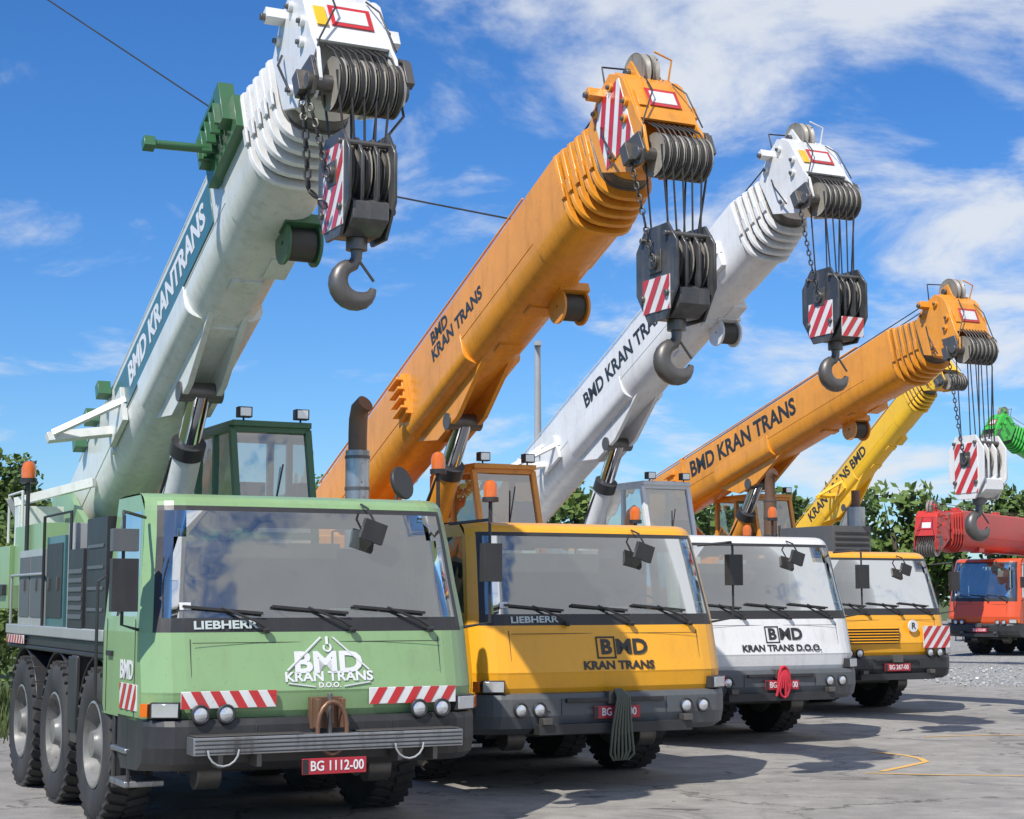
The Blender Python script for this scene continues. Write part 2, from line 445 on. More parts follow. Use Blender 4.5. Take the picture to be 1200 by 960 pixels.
def boom_profile(w,h):
    pts=[(-w*.42,h/2),(-w*.49,h/2-.03),(-w/2,h/2-.08)]
    n=14
    for k in range(n+1):
        a=math.pi+math.pi*k/n
        cx=math.cos(a); sz=math.sin(a)
        e=.72
        x=w/2*math.copysign(abs(cx)**e,cx); z=-h*.08+h*.42*math.copysign(abs(sz)**e,sz)
        pts.append((x,z))
    pts+=[(w/2,h/2-.08),(w*.49,h/2-.03),(w*.42,h/2)]
    return pts
def extr(P,w,h,s0,s1,mat,w2=None,h2=None,dz=0):
    a=boom_profile(w,h); b=boom_profile(w2 or w,h2 or h); n=len(a)
    vs=[(x,s0,z+dz) for x,z in a]+[(x,s1,z+dz) for x,z in b]
    fs=[tuple(range(n)),tuple(range(n,2*n))[::-1]]+[(i,(i+1)%n,(i+1)%n+n,i+n) for i in range(n)]
    P.add(vs,fs,mat)

def hook_block(E,x,t,ztop,k,body,striped,fs):
    P=Part("hook_block",E,bevel=.006)
    def oct_(w,h,z):
        return [(t-w*.28,z),(t+w*.28,z),(t+w*.5,z-h*.22),(t+w*.5,z-h*.68),(t+w*.22,z-h),(t-w*.22,z-h),(t-w*.5,z-h*.68),(t-w*.5,z-h*.22)]
    w=.68*k;h=.84*k
    for i,xx in enumerate((x-.19*k,x-.065*k,x+.065*k,x+.19*k)):
        q=1 if i in(0,3) else .86
        P.prism([( t+(a-t)*q,ztop-.32*k+(b_-ztop+.32*k)*q) for a,b_ in oct_(w,h,ztop)],xx-.013,xx+.013,body)
    for yy in(-.2,.2):
        P.cyl((x-.24*k,t+yy*k,ztop-.62*k),(x+.24*k,t+yy*k,ztop-.62*k),.03*k,STEEL,8)
        P.cyl((x-.24*k,t+yy*k,ztop-.10*k),(x+.24*k,t+yy*k,ztop-.10*k),.025*k,STEEL,8)
    P.prism(oct_(w*.9,h*.35,ztop-h*.62),x-.15*k,x+.15*k,body)
    for i in range(5):
        xx=x+(-.15+.075*i)*k
        P.lathe([(.02,-.02),(.20*k,-.02),(.27*k,-.024),(.23*k,-.004),(.23*k,.004),(.27*k,.024),(.20*k,.02),(.02,.02)],(xx,t,ztop-.32*k),SHEAVE,'x',28)
        P.lathe([(.232*k,-.014),(.258*k,-.014),(.258*k,.014),(.232*k,.014)],(xx,t,ztop-.32*k),ROPE,'x',28)
    P.cyl((x-.25*k,t,ztop-.32*k),(x+.25*k,t,ztop-.32*k),.07*k,STEEL,14)
    P.box((x-.21*k,t,ztop-.32*k),(.02,.2*k,.2*k),STEEL)
    if striped:
        xl=x-.203*k-.008
        P.stripes((xl,t+.21*k,ztop-.76*k),(0,-1,0),(0,0,1),.44*k,striped*k,.10*k,slant=.7)
    if fs: P.stripes((x-.15*k,t-.325*k,ztop-.80*k),(1,0,0),(0,0,1),.30*k,.22*k,.07*k,slant=.7)
    P.build()
    Hk=Part("hook",E)
    zb=ztop-h
    Hk.cyl((x,t,zb+.02),(x,t,zb-.07*k),.085*k,STEEL,16)
    pts=[(x,t,zb-.05*k),(x,t,zb-.13*k)];rr=[.05*k,.045*k]
    r=.145*k; cz=zb-.33*k
    for a in range(0,15):
        th=R(100+a*17.5)
        pts.append((x-.0+r*math.cos(th)*1.05,t,cz+r*math.sin(th)))
        f=a/14; rr.append(k*(.05+.034*math.sin(f*math.pi))*(1 if f<.8 else 1-(f-.8)*2.5))
    Hk.tube(pts,rr,STEEL,14)
    Hk.tube([(x+.02*k,t-.02,cz+.17*k),(x+.14*k,t-.02,cz+.02*k)],.012*k,STEEL,6)
    Hk.build()

def crane(p):
    W=p.get('W',2.75); H=p.get('H',2.67)
    E=empty("mobile_crane",p['loc'],p['yaw'],p.get('scale',1))
    body=p['body']; sup=p['sup']; sup2=p.get('sup2',sup); bm_=p['boomc']; S=p['S']; phi=R(p['phi']); pt=p['pt']; pz=p['pz']; hd=p.get('head',bm_)
    c,ws=cab(E,W,H,body,p['bump'],p)
    lm=p['logo']
    tilt=Matrix.Rotation(math.pi/2-math.atan(SL),4,'X')
    sf=lambda z,d=.003:(z-1.15)*SL-d
    if lm:
        LG=Part("logo_outline",E)
        if p.get('style')=='triangle':
            cx=W/2+.06
            text("BMD",E,TR(cx,sf(1.355),1.355)@tilt,.23,lm,.035,1.2)
            text("KRAN TRANS",E,TR(cx,sf(1.25),1.25)@tilt,.105,lm,.03,1.15)
            text("D.O.O.",E,TR(cx,sf(1.185),1.185)@tilt,.055,lm,.03,1.1)
            tp=lambda x,z:(x,sf(z,.004),z)
            for sg in(-1,1):
                LG.beam(tp(cx+sg*.34,1.30),tp(cx+sg*.05,1.555),.012,.012,lm)
                LG.beam(tp(cx+sg*.34,1.205),tp(cx+sg*.12,1.175),.010,.010,lm)
            LG.tube([(tp(cx+.03*math.cos(R(a)),1.475+.03*math.sin(R(a)))) for a in range(150,421,30)],.009,lm,6)
            LG.tube([tp(cx,1.56),tp(cx,1.50)],.012,lm,6)
        else:
            z0=p.get('logoz',1.40)
            text("MD",E,TR(W/2+.08,sf(z0),z0)@tilt,.21,lm,.035,1.15,ax='LEFT')
            text("B",E,TR(W/2-.03,sf(z0),z0)@tilt,.20,lm,.045,1.1)
            cx=W/2-.03
            for a in(-1,1):
                LG.beam((cx+a*.10,sf(z0-.10),z0-.10),(cx+a*.10,sf(z0+.10),z0+.10),.016,.005,lm)
                LG.beam((cx-.108,sf(z0+a*.10),z0+a*.10),(cx+.108,sf(z0+a*.10),z0+a*.10),.005,.016,lm)
            text(p.get('t2',"KRAN TRANS"),E,TR(W/2+.10,sf(z0-.175),z0-.175)@tilt,.115,lm,.035,1.15)
        LG.build()
    if p.get('brand',1):
        text("LIEBHERR",E,TR(.62,.129,1.655)@Matrix.Rotation(R(78),4,'X')@Matrix.Rotation(R(-4),4,'Y'),.088,TXS,.03,1.35)
    X=Part("front_fittings",E,bevel=.003)
    if p.get('hose'):
        for k in range(7):
            dx=(k-3)*.022
            X.tube([(W/2+.0+dx*.5,-.12,.98),(W/2+.02+dx,-.20,.90),(W/2+dx*1.6,-.2,.6),(W/2+dx*2,-.2,.36+.02*(k%3)),(W/2+dx*1.2,-.17,.30)],.014,OLIVE,6)
    if p.get('redrope'):
        for k in range(6):
            dx=(k-2.5)*.022
            X.tube([(W/2+dx*.3,-.12,1.0),(W/2+dx,-.16,.88),(W/2+dx*2.2,-.15,.62+.05*(k%3))],.018,REDROPE,6)
        X.tube([(W/2+.09*math.sin(R(a)),-.15,.80+.2*math.cos(R(a))) for a in range(0,361,30)],.018,REDROPE,6)
    if p.get('grille'):
        X.bx(.35,W*.55,-.008,.03,1.14,1.40,BLACK)
        for k in range(6): X.box((.35+(W*.55-.35)/2,-.02,1.165+k*.045),(W*.55-.4,.03,.012),body,Matrix.Rotation(R(30),3,'X'))
        X.stripes((W-.68,-.018,1.06),(1,0,0),(0,0,1),.56,.36,.09,slant=.8)
        X.lathe([(.001,-.012),(.10,-.012),(.10,.012),(.001,.012)],(W-.88,.0,1.42),TXW,'y',24,closed=False)
        text("R",E,TR(W-.88,-.016,1.42)@FRONT,.14,TXB,.02)
    X.stripes((-.008,.88,1.0),(0,-1,0),(0,0,1),.52,.2,.09,slant=.7)
    if p.get('sidetext'): X.stripes((-.012,5.8,1.41),(0,-1,0),(0,0,1),.9,.085,.07,slant=.7)
    if p.get('engine'):
        X.bx(W-.95,W-.12,2.0,3.6,1.6,3.15,GREY)
        for k in range(8): X.bx(W-.9,W-.17,1.985,2.0,2.3+k*.1,2.34+k*.1,BLACK)
        X.cyl((W-.2,2.3,3.1),(W-.2,2.3,3.5),.16,ALU,18); X.cyl((W-.2,2.3,3.5),(W-.2,2.3,3.8),.08,RUST,14)
    X.build()
    if p.get('sidetext'):
        text("BMD",E,TR(-.006,.68,1.30)@Matrix(((0,0,-1,0),(-1,0,0,0),(0,1,0,0),(0,0,0,1))),.2,TXW,.03,1)
    Wh=Part("wheels",E)
    for t in p.get('axles',[1.87,3.45,5.05,6.6]):
        wheel(Wh,.20,t,.64,.38,-1); wheel(Wh,W-.20,t,.64,.38,1)
        Wh.cyl((.3,t,.64),(W-.3,t,.64),.09,BLACK,10); Wh.lathe([(.001,-.2),(.17,-.16),(.22,0),(.17,.16),(.001,.2)],(W/2,t,.64),BLACK,'x',16,closed=False)
    Wh.build()
    Ch=Part("chassis",E,bevel=.01)
    Ch.bx(.75,1.0,.5,7.6,.62,1.2,BLACK);Ch.bx(W-1.0,W-.75,.5,7.6,.62,1.2,BLACK)
    Ch.bx(.75,W-.75,.5,7.6,.9,1.0,BLACK)
    Ch.bx(.6,W-.6,.3,1.5,.55,.93,BLACK)
    Ch.bx(.02,W-.02,1.52,5.95,1.36,1.40,BLACK)
    Ch.bx(.0,W,1.56,5.95,1.50,1.60,LGREY)
    Ch.bx(.03,W-.03,1.56,5.9,1.40,1.50,BLACK)
    Ch.bx(.6,W-.6,5.9,7.8,1.2,1.55,BLACK)
    Ch.cyl((.5,1.0,.5),(W-.5,1.0,.5),.05,STEEL,8)
    for x in(.55,W-.75): Ch.cyl((x,.7,.48),(x+.2,.7,.48),.13,STEEL,14)
    for t in (1.87,3.45,5.05):
        for sx in(.03,W-.45):
            pr=[]
            for a in range(20,161,14): pr.append((t+.74*math.cos(R(a)),.64+.74*math.sin(R(a))))
            inn=[(t+.72*math.cos(R(a)),.64+.72*math.sin(R(a))) for a in range(160,19,-14)]
            for i in range(len(pr)-1):
                Ch.prism([pr[i],pr[i+1],inn[len(pr)-2-i],inn[len(pr)-1-i]],sx,sx+.42,BLACK)
        Ch.bx(.04,.42,t+.70,t+.72,.45,1.0,BLACK)
    Ch.bx(.02,.30,1.15,1.22,.35,1.0,BLACK)
    Ch.bx(-.02,.30,.62,1.1,.40,.45,ALU); Ch.bx(-.02,.30,.62,1.1,.66,.70,ALU); Ch.bx(0,.03,.62,.65,.40,.95,BLACK); Ch.bx(0,.03,1.07,1.10,.40,.95,BLACK)
    Ch.bx(.0,.04,2.5,2.83,.7,1.35,BLACK)
    Ch.bx(.02,.5,2.55,2.78,.6,1.36,STEEL)
    Ch.build()
    Dk=Part("engine_housing",E,bevel=.015)
    Dk.bx(.02,.62,1.56,2.3,1.6,2.55,BLACK)
    Dk.bx(.0,.42,2.34,2.9,1.6,2.3,BLACK)
    Dk.bx(.9,W-.6,1.7,3.2,1.6,2.35,GREY)
    for k in range(9): Dk.bx(.88,.90,1.8,3.1,1.7+k*.065,1.73+k*.065,BLACK)
    Dk.bx(.06,.5,3.0,3.25,1.6,2.55,LGREY)
    Dk.bx(.04,.6,3.3,4.1,1.6,2.45,TEAL if body is GREEN else GREY)
    Dk.bx(.03,.04,3.36,4.04,1.68,2.38,BLACK)
    Dk.bx(.04,.6,4.2,5.5,1.6,2.35,LGREY)
    Dk.bx(.03,.04,4.3,4.85,1.68,2.28,GREY); Dk.bx(.03,.04,4.92,5.42,1.68,2.28,GREY)
    for k in range(6): Dk.bx(-.01,.0,2.36,2.88,1.68+k*.08,1.72+k*.08,GREY)
    for k in range(4): Dk.bx(.01,.02,1.65,2.22,1.75+k*.18,1.78+k*.18,GREY)
    for t_ in(3.5,3.9,4.5,5.1): Dk.box((.022,t_,2.0),(.02,.03,.12),STEEL)
    Dk.tube([(.02,2.95,1.6),(.02,2.95,2.65),(.02,4.15,2.65),(.02,4.15,1.6)],.016,BLACK,6)
    Dk.tube([(.02,4.15,2.1),(.02,5.8,2.1),(.02,5.8,1.6)],.016,LGREY,6)
    Dk.bx(W-.62,W-.05,3.2,3.9,1.6,2.2,body)
    Dk.build()
    if p.get('exhaust'):
        ex=Part("exhaust_stack",E); ez=p['exhaust']
        exu,ext=p.get('expos',(W-.15,2.5))
        pts=[(exu,ext,1.6),(exu,ext,ez-.28),(exu,ext-.01,ez-.15),(exu,ext-.05,ez-.05),(exu+.03,ext-.12,ez)]
        ex.tube(pts,[.09,.09,.09,.088,.085],RUST if p.get('exr') else STEEL,18)
        ex.cyl((exu,ext,1.9),(exu,ext,ez-.45),.115,p.get('exm',RUST),18)
        for q in range(3): ex.cyl((exu,ext,ez-.5-q*.3),(exu,ext,ez-.53-q*.3),.122,STEEL,18)
        ex.build()
    tt=p.get('tt',5.9)
    Su=Part("superstructure",E,bevel=.015)
    Su.cyl((W/2,tt,1.55),(W/2,tt,1.78),.72,STEEL,36)
    Su.bx(W/2-1.0,W/2+.75,tt-1.1,pt+.1,1.78,2.0,sup2)
    for xx in(W/2-.52,W/2+.46):
        Su.prism([(tt-.9,1.98),(tt-1.0,2.2),(pt-.9,pz+.1),(pt-.35,pz+.35),(pt+.35,pz+.3),(pt+.5,pz-.4),(pt+.5,1.98)],xx,xx+.07,sup2)
    Su.cyl((W/2-.62,pt,pz-.05),(W/2+.62,pt,pz-.05),.13,STEEL,20)
    cw0,cw1=(-.75,.15) if p.get('greenkit') else (-.2,.9)
    Su.bx(W/2-1.2,W/2+1.2,pt+cw0,pt+cw1,1.75,pz-.35,sup2)
    Su.bx(W/2-1.25,W/2+1.25,pt+cw0+.1,pt+cw1-.1,1.9,2.02,BLACK)
    Su.bx(W/2-1.15,W/2-.6,tt-.6,pt-.8,2.0,2.65,sup2)
    Su.cyl((W/2-.5,pt+.35,pz-.1),(W/2+.5,pt+.35,pz-.1),.28,ROPE,24)
    if p.get('greenkit'):
        Su.bx(W/2-1.1,W/2-.6,pt-.7,pt-.45,pz-.35,pz+.10,BOOMW)
        Su.tube([(W/2-1.1,pt-.9,2.65),(W/2-1.1,pt-.9,3.05),(W/2-1.1,pt-.1,3.05),(W/2-1.1,pt-.1,2.5)],.018,BOOMW,6)
        Su.beam((W/2-1.1,pt-.5,2.95),(W/2-.4,pt-1.3,3.15),.07,.1,BOOMW)
        Su.beam((W/2-1.15,pt-.3,3.0),(W/2-.9,pt-.3,2.5),.06,.06,LGREY)
    Su.build()
    O=Part("operator_cab",E,bevel=.012)
    x0,x1=W/2+.55+p.get('ocx',0),W/2+1.37+p.get('ocx',0); f0=p.get('oct',4.0)
    zb=1.75; zt=p.get('ocz',3.62)
    F=lambda t:f0+t
    corners=lambda x:[(x,F(.05),zb),(x,F(0),zb+.75),(x,F(.28),zt),(x,F(1.5),zt),(x,F(1.5),zb)]
    for x in(x0,x1):
        cs=corners(x)
        for a,b in zip(cs,cs[1:]+cs[:1]): O.beam(a,b,.07,.07,sup)
        O.beam((x,F(.85),zb),(x,F(.85),zt),.06,.07,sup)
        O.beam((x,F(0),zb+.75),(x,F(1.5),zb+.75),.06,.06,sup)
    for a,b in zip(corners(x0),corners(x1)): O.beam(a,b,.07,.07,sup)
    O.bx(x0,x1,F(.04),F(1.48),zb,zb+.06,sup)
    O.bx(x0-.02,x1+.02,F(.2),F(1.55),zt+.02,zt+.08,sup)
    O.bx(x0+.02,x0+.04,F(.1),F(1.48),zb,zb+.6,sup);O.bx(x1-.04,x1-.02,F(.1),F(1.48),zb,zb+.6,sup)
    O.bx(x0,x1,F(1.46),F(1.5),zb,zb+.9,sup)
    O.box(((x0+x1)/2,F(.95),zb+.6),(.5,.5,.14),SEAT);O.box(((x0+x1)/2,F(1.2),zb+1.0),(.48,.14,.75),SEAT)
    O.box(((x0+x1)/2,F(.35),zb+.75),(.5,.2,.25),BLACK)
    for x in(x0+.1,x1-.1):
        O.box((x,F(.2),zt+.16),(.15,.1,.11),BLACK); O.box((x,F(.145),zt+.16),(.12,.01,.09),LENS)
        O.cyl((x,F(.22),zt+.05),(x,F(.22),zt+.12),.012,BLACK,6)
    O.beam(((x0+x1)/2-.05,F(.10)-.05,zb+.85),((x0+x1)/2+.1,F(.2)-.06,zb+1.5),.012,.02,BLACK)
    O.tube([(x1+.04,F(.3),zb+.2),(x1+.10,F(.3),zb+.3),(x1+.10,F(.4),zt-.2),(x1+.04,F(.4),zt-.1)],.014,BLACK,6)
    O.build()
    g=Part("operator_cab_glass",E)
    g.poly([(x0,F(.0),zb+.1),(x1,F(.0),zb+.1),(x1,F(0),zb+.75),(x0,F(0),zb+.75)],GLASS)
    g.poly([(x0,F(.0),zb+.77),(x1,F(.0),zb+.77),(x1,F(.28),zt),(x0,F(.28),zt)],GLASS)
    for x in(x0,x1): g.poly([(x,F(0),zb+.77),(x,F(1.5),zb+.77),(x,F(1.5),zt),(x,F(.28),zt)],GLASS)
    g.build()
    Bc=Part("beacons",E)
    for (bx_,bt,bz) in p.get('beacons',[(.45,2.0,3.0)]):
        Bc.cyl((bx_,bt,1.6),(bx_,bt,bz),.022,BLACK,8)
        Bc.cyl((bx_,bt,bz),(bx_,bt,bz+.05),.09,BLACK,16)
        Bc.lathe([(.075,.05),(.078,.16),(.06,.215),(.03,.235),(.001,.24)],(bx_,bt,bz),AMBER,'z',18,closed=False)
    Bc.build()
    # ------------- boom
    sn,cs_=math.sin(phi),math.cos(phi)
    BM=Matrix(((-1,0,0,W/2),(0,-cs_,sn,pt),(0,sn,cs_,pz),(0,0,0,1)))
    bw=p.get('bw',.68); bh=p.get('bh',.92)
    Bo=Part("boom",E,BM,bevel=.006)
    s_end=S-1.26
    extr(Bo,bw,bh,-.5,s_end,bm_)
    nsec=5
    s=s_end
    for i in range(nsec):
        k=1-.035*i
        extr(Bo,bw*k*1.13,bh*k*1.05,s-.045,s,hd,bw*k*1.10,bh*k*1.04,-.05)
        extr(Bo,bw*k*.90,bh*k*.90,s,s+.15,GREASE)
        for q in(-1,1):
            Bo.bx(q*bw*k*.575-.012,q*bw*k*.575+.012,s-.04,s+.03,-.15,.02,hd)
        s+=.13
    extr(Bo,bw*.78,bh*.76,s-.05,S-.1,hd)
    acc=p.get('acc',bm_)
    for ss in p.get('ribs',[2.1]):
        Bo.bx(-bw/2-.02,bw/2+.02,ss,ss+.07,-bh*.3,bh/2+.03,bm_)
    sa=p.get('sa',4.3)
    for q in(-.17,.17):
        Bo.prism([(sa-1.0,-bh*.42),(sa-.35,-bh*.5-.25),(sa+.25,-bh*.5-.25),(sa+1.3,-bh*.42)],q-.03,q+.03,bm_)
    extr(Bo,bw*1.04,bh*.46,sa-.8,sa+1.0,bm_,bw*1.04,bh*.46,-bh*.26)
    extr(Bo,bw*1.03,bh*1.015,s_end-.8,s_end-.06,bm_,None,None,-.004)
    Bo.tube([(.12,.2,bh/2+.09),(.12,S-.5,bh/2+.12)],.010,ROPE,6)
    Bo.tube([(-.12,.2,bh/2+.09),(-.1,S-.5,bh/2+.16)],.010,ROPE,6)
    Bo.tube([(bw*.46,.5,bh*.5+.03),(bw*.46,s_end-.9,bh*.5+.03)],.014,acc,6)
    for q in range(5): Bo.box((0,1.2+q*(s_end-1.6)/4,bh/2+.05),(.24,.10,.11),acc)
    for ss in(s_end-1.6,s_end-2.4):
        Bo.box((.0,ss,-bh*.505),(.30,.16,.03),bm_)
    Bo.box((-bw*.30,s_end-1.3,-bh*.45),(.22,.30,.12),bm_)
    # longitudinal weld seam low on each side
    for q in(-1,1): Bo.tube([(q*bw*.497,.2,-bh*.13),(q*bw*.497,s_end-.85,-bh*.13)],.008,bm_,6)
    for ss in p.get('brk',[2.6]):
        Bo.beam((bw/2,ss,-.1),(bw/2+.75,ss+.05,-.25),.08,.10,acc)
        Bo.beam((bw/2,ss+.5,.0),(bw/2+.70,ss+.10,-.22),.05,.07,acc)
        Bo.beam((bw/2,ss,.25),(bw/2+.62,ss+.05,-.18),.05,.06,acc)
        Bo.box((bw/2+.03,ss+.2,-.05),(.06,.6,.4),acc)
    for ss in p.get('plates',[]):
        Bo.box((bw/2+.04,ss,.05),(.08,.25,.55),acc)
        for q in range(4): Bo.box((bw/2+.11,ss,-.15+q*.13),(.08,.3,.035),acc)
    if p.get('greenkit'):
        a=DGREEN; s0=S-1.95
        Bo.box((bw/2+.06,s0+.2,.25),(.10,.9,.34),a)
        Bo.box((bw/2+.13,s0+.50,.40),(.14,.16,.40),a);Bo.box((bw/2+.13,s0-.1,.38),(.14,.16,.32),a)
        Bo.cyl((bw/2+.1,s0+.05,.28),(bw/2+.72,s0+.1,.22),.04,a,12); Bo.box((bw/2+.72,s0+.1,.22),(.10,.10,.10),a)
        Bo.box((bw/2+.16,s0+.2,.57),(.07,.5,.05),a)
        for q in range(5): Bo.box((bw/2+.18,s0-.05+q*.13,.33),(.12,.03,.22),a)
        Bo.bx(bw/2+.004,bw/2+.012,2.4,s0-.5,-.10,.36,TEAL)
        for ss in(1.0,1.6,2.2): Bo.box((bw/2+.08,ss,.46),(.14,.14,.16),a)
    if p.get('drum') is not None:
        sd=p['drum']; dx=-bw*.30; dz=-bh/2-.12
        dc=p.get('drumc',acc)
        Bo.lathe([(.02,-.16),(.19,-.16),(.19,-.13),(.10,-.13),(.10,.13),(.19,.13),(.19,.16),(.02,.16)],(dx,sd,dz),dc,'x',24)
        Bo.lathe([(.10,-.12),(.15,-.12),(.15,.12),(.10,.12)],(dx,sd,dz),ROPE,'x',24)
        Bo.box((dx,sd+.1,dz+.15),(.36,.2,.10),dc)
    Bo.build()
    Lc=Part("lift_cylinder",E)
    top=BM@Vector((0,sa,-bh*.5-.18)); bot=Vector((W/2,p.get('lc_t',top.y+1.45),1.95))
    d=(top-bot).normalized(); ln=(top-bot).length
    Lc.cyl(bot,bot+d*ln*.74,.155,p.get('lcc',sup),24)
    Lc.cyl(bot+d*ln*.70,bot+d*ln*.76,.175,BLACK,24)
    Lc.cyl(bot+d*ln*.72,top,.115,CHROME,24)
    Lc.cyl(top-Vector((.22,0,0)),top+Vector((.22,0,0)),.10,STEEL,20)
    Lc.cyl(bot-Vector((.3,0,0)),bot+Vector((.3,0,0)),.12,STEEL,20)
    Lc.tube([bot+Vector((-.17,0,0)),bot+d*ln*.5+Vector((-.18,0,0)),bot+d*ln*.68+Vector((-.15,-.03,0))],.016,BLACK,6)
    Lc.build()
    # ------------- head
    Hd=Part("boom_head",E,BM,bevel=.006)
    lz=p.get('lz',-.60); ls=S+.12
    poly=[(S-.66,.27),(S-.36,.46),(S-.08,.52),(S+.06,.40),(S+.12,.30),(S+.19,-.20),(S+.24,-.36),(S+.20,lz-.02),(S+.04,lz-.08),(S-.18,lz),(S-.60,-.30)]
    for xx in(-.34,.31): Hd.prism(poly,xx,xx+.03,hd)
    Hd.prism([(S+.165,-.22),(S+.195,-.22),(S+.13,.30),(S+.10,.30)],-.31,.31,hd)
    Hd.prism([(S-.02,.50),(S+.11,.31),(S+.08,.29),(S-.05,.47)],-.31,.31,hd)
    Hd.bx(-.31,.31,S-.6,S+.05,-.02,.02,hd)
    Hd.prism([(S-.6,-.28),(S-.2,-.5),(S-.18,-.47),(S-.58,-.24)],-.31,.31,hd)
    for (a_,b_) in((S-.45,.30),(S-.1,.36),(S+.08,.05),(S-.35,-.30),(S+.0,-.1)):
        for sg in(-1,1):
            Hd.cyl((sg*.33,a_,b_),(sg*.375,a_,b_),.045,hd,12); Hd.cyl((sg*.36,a_,b_),(sg*.40,a_,b_),.022,STEEL,8)
    if p.get('headstripe'):
        Hd.stripes((.348,S-.50,-.34),(0,1,0),(0,0,1),.56,.70,.10,slant=.6)
    nq=Matrix.Rotation(math.atan(.065/.48),3,'X')
    Hd.box((-.03,S+.168,.08),(.36,.008,.24),REDS,nq); Hd.box((-.03,S+.173,.08),(.28,.008,.16),WHITE,nq)
    Hd.box((.23,S+.177,.05),(.10,.008,.22),YEL2 if hd is WHITE else hd,nq)
    r=.215; n=7
    for i in range(n):
        xx=-.29+i*.48/(n-1)
        Hd.lathe([(.03,-.025),(r-.03,-.025),(r,-.032),(r-.03,-.006),(r-.03,.006),(r,.032),(r-.03,.025),(.03,.025)],(xx,ls,lz),SHEAVE,'x',30)
        Hd.lathe([(r-.03,-.016),(r-.003,-.016),(r-.003,.016),(r-.03,.016)],(xx,ls,lz),ROPE,'x',30)
    Hd.cyl((-.42,ls,lz),(.42,ls,lz),.065,STEEL,16)
    for sg in(-1,1): Hd.prism([(ls-.22,lz+.25),(ls+.08,lz+.2),(ls+.10,lz-.02),(ls,lz-.12),(ls-.14,lz-.04)],sg*.37-.015,sg*.37+.015,STEEL if sg>0 else hd)
    for i in range(9):
        xx=-.28+i*.06
        Hd.tube([(xx,ls+.20,lz+.02),(xx+.02,ls+.16,lz+.2),(xx+.03,ls+.04,lz+.36)],.011,ROPE,6)
    for xx in(-.12,-.02):
        r=.22
        Hd.lathe([(.03,-.03),(r-.02,-.03),(r,-.04),(r-.03,-.01),(r-.03,.01),(r,.04),(r-.02,.03),(.03,.03)],(xx,S-.12,.60),SHEAVE,'x',32)
    for xx in(-.19,.05): Hd.prism([(S-.30,.42),(S-.22,.68),(S-.04,.70),(S+.04,.42)],xx,xx+.025,hd)
    Hd.cyl((-.26,S-.12,.60),(.12,S-.12,.60),.05,STEEL,14)
    Hd.tube([(.24,S-.35,.45),(.24,S-.3,.80),(-.28,S-.28,.82),(-.28,S-.32,.45)],.012,BLACK,6)
    Hd.tube([(-.28,S+.0,.46),(-.30,S+.12,.64),(-.1,S+.14,.70)],.012,hd,6)
    Hd.box((.42,S-.3,.42),(.16,.10,.10),hd); Hd.cyl((.3,S-.3,.40),(.54,S-.3,.40),.03,STEEL,10)
    Hd.cyl((-.3,S-.05,.10),(-.50,S-.05,.10),.03,STEEL,10); Hd.box((-.48,S-.04,.10),(.08,.1,.13),hd)
    Hd.cyl((-.3,S+.1,-.25),(-.50,S+.1,-.25),.025,STEEL,10); Hd.box((-.46,S+.12,-.40),(.07,.08,.22),STEEL)
    Hd.cyl((-.3,S-.15,.38),(-.46,S-.15,.38),.035,hd,10)
    Hd.box((.40,S-.02,-.52),(.10,.12,.2),STEEL)
    Hd.tube([(.36,S-.4,.1),(.45,S-.3,-.1),(.43,S-.2,-.45)],.012,BLACK,6)
    Hd.tube([(-.2,S+.15,.3),(-.25,S+.26,.1),(-.33,S+.26,-.3)],.009,BLACK,6)
    Hd.tube([(.1,S+.15,.35),(.12,S+.24,.1),(.30,S+.24,-.25),(.38,S+.2,-.5)],.009,BLACK,6)
    Hd.build()
    if p.get('hz') is not None:
        hp=BM@Vector((0,ls+.03,lz)); kk=p.get('hkk',1)
        hook_block(E,W/2,hp.y,p['hz'],kk,p.get('hb',BLOCKY),p.get('hs',.5),p.get('fs'))
        Rp=Part("hoist_ropes",E)
        for i in range(5):
            for dt in(-.16,.12):
                if dt>0 and i%2: continue
                xx=(-.15+.075*i)
                q=BM@Vector((-xx*1.5,ls+(.17 if dt<0 else -.14),lz))
                Rp.tube([q,(W/2+xx*kk,hp.y+dt*kk,p['hz']-.3*kk)],.010,ROPE,6)
        a_=BM@Vector((.40,S,-.5))
        Rp.chain([a_,(W/2-.33,hp.y+.02,p['hz']+.05),(W/2-.27*kk,hp.y-.05,p['hz']-.35)],.016,ROPE)
        if p.get('greenkit'):
            Rp.chain([a_+Vector((0,.1,.05)),(W/2-.42,hp.y+.05,p['hz']+.1),(W/2-.40,hp.y+.0,p['hz']-.45),(W/2-.26,hp.y-.05,p['hz']-.6)],.018,ROPE)
        b_=BM@Vector((-.40,S+.05,-.45))
        Rp.tube([b_,b_+Vector((.05,0,-.25)),(W/2+.2,hp.y-.1,p['hz']+.0)],.012,ROPE,6)
        Rp.build()
    if p.get('btext'):
        bt=p['btext']
        RT=Matrix(((0,0,1,0),(1,0,0,0),(0,1,0,0),(0,0,0,1)))
        dxx=bw/2+(.0145 if p.get('greenkit') else .003)
        text(bt[0],E,BM@TR(dxx,bt[1],bt[2])@RT,bt[3],bt[4],.03,bt[5],"boom_lettering",'LEFT')
        if len(bt)>6:
            text(bt[7],E,BM@TR(dxx,bt[1]+.05,bt[2]+bt[6])@RT,bt[3],bt[4],.03,bt[5],"boom_lettering",'LEFT')
    return E

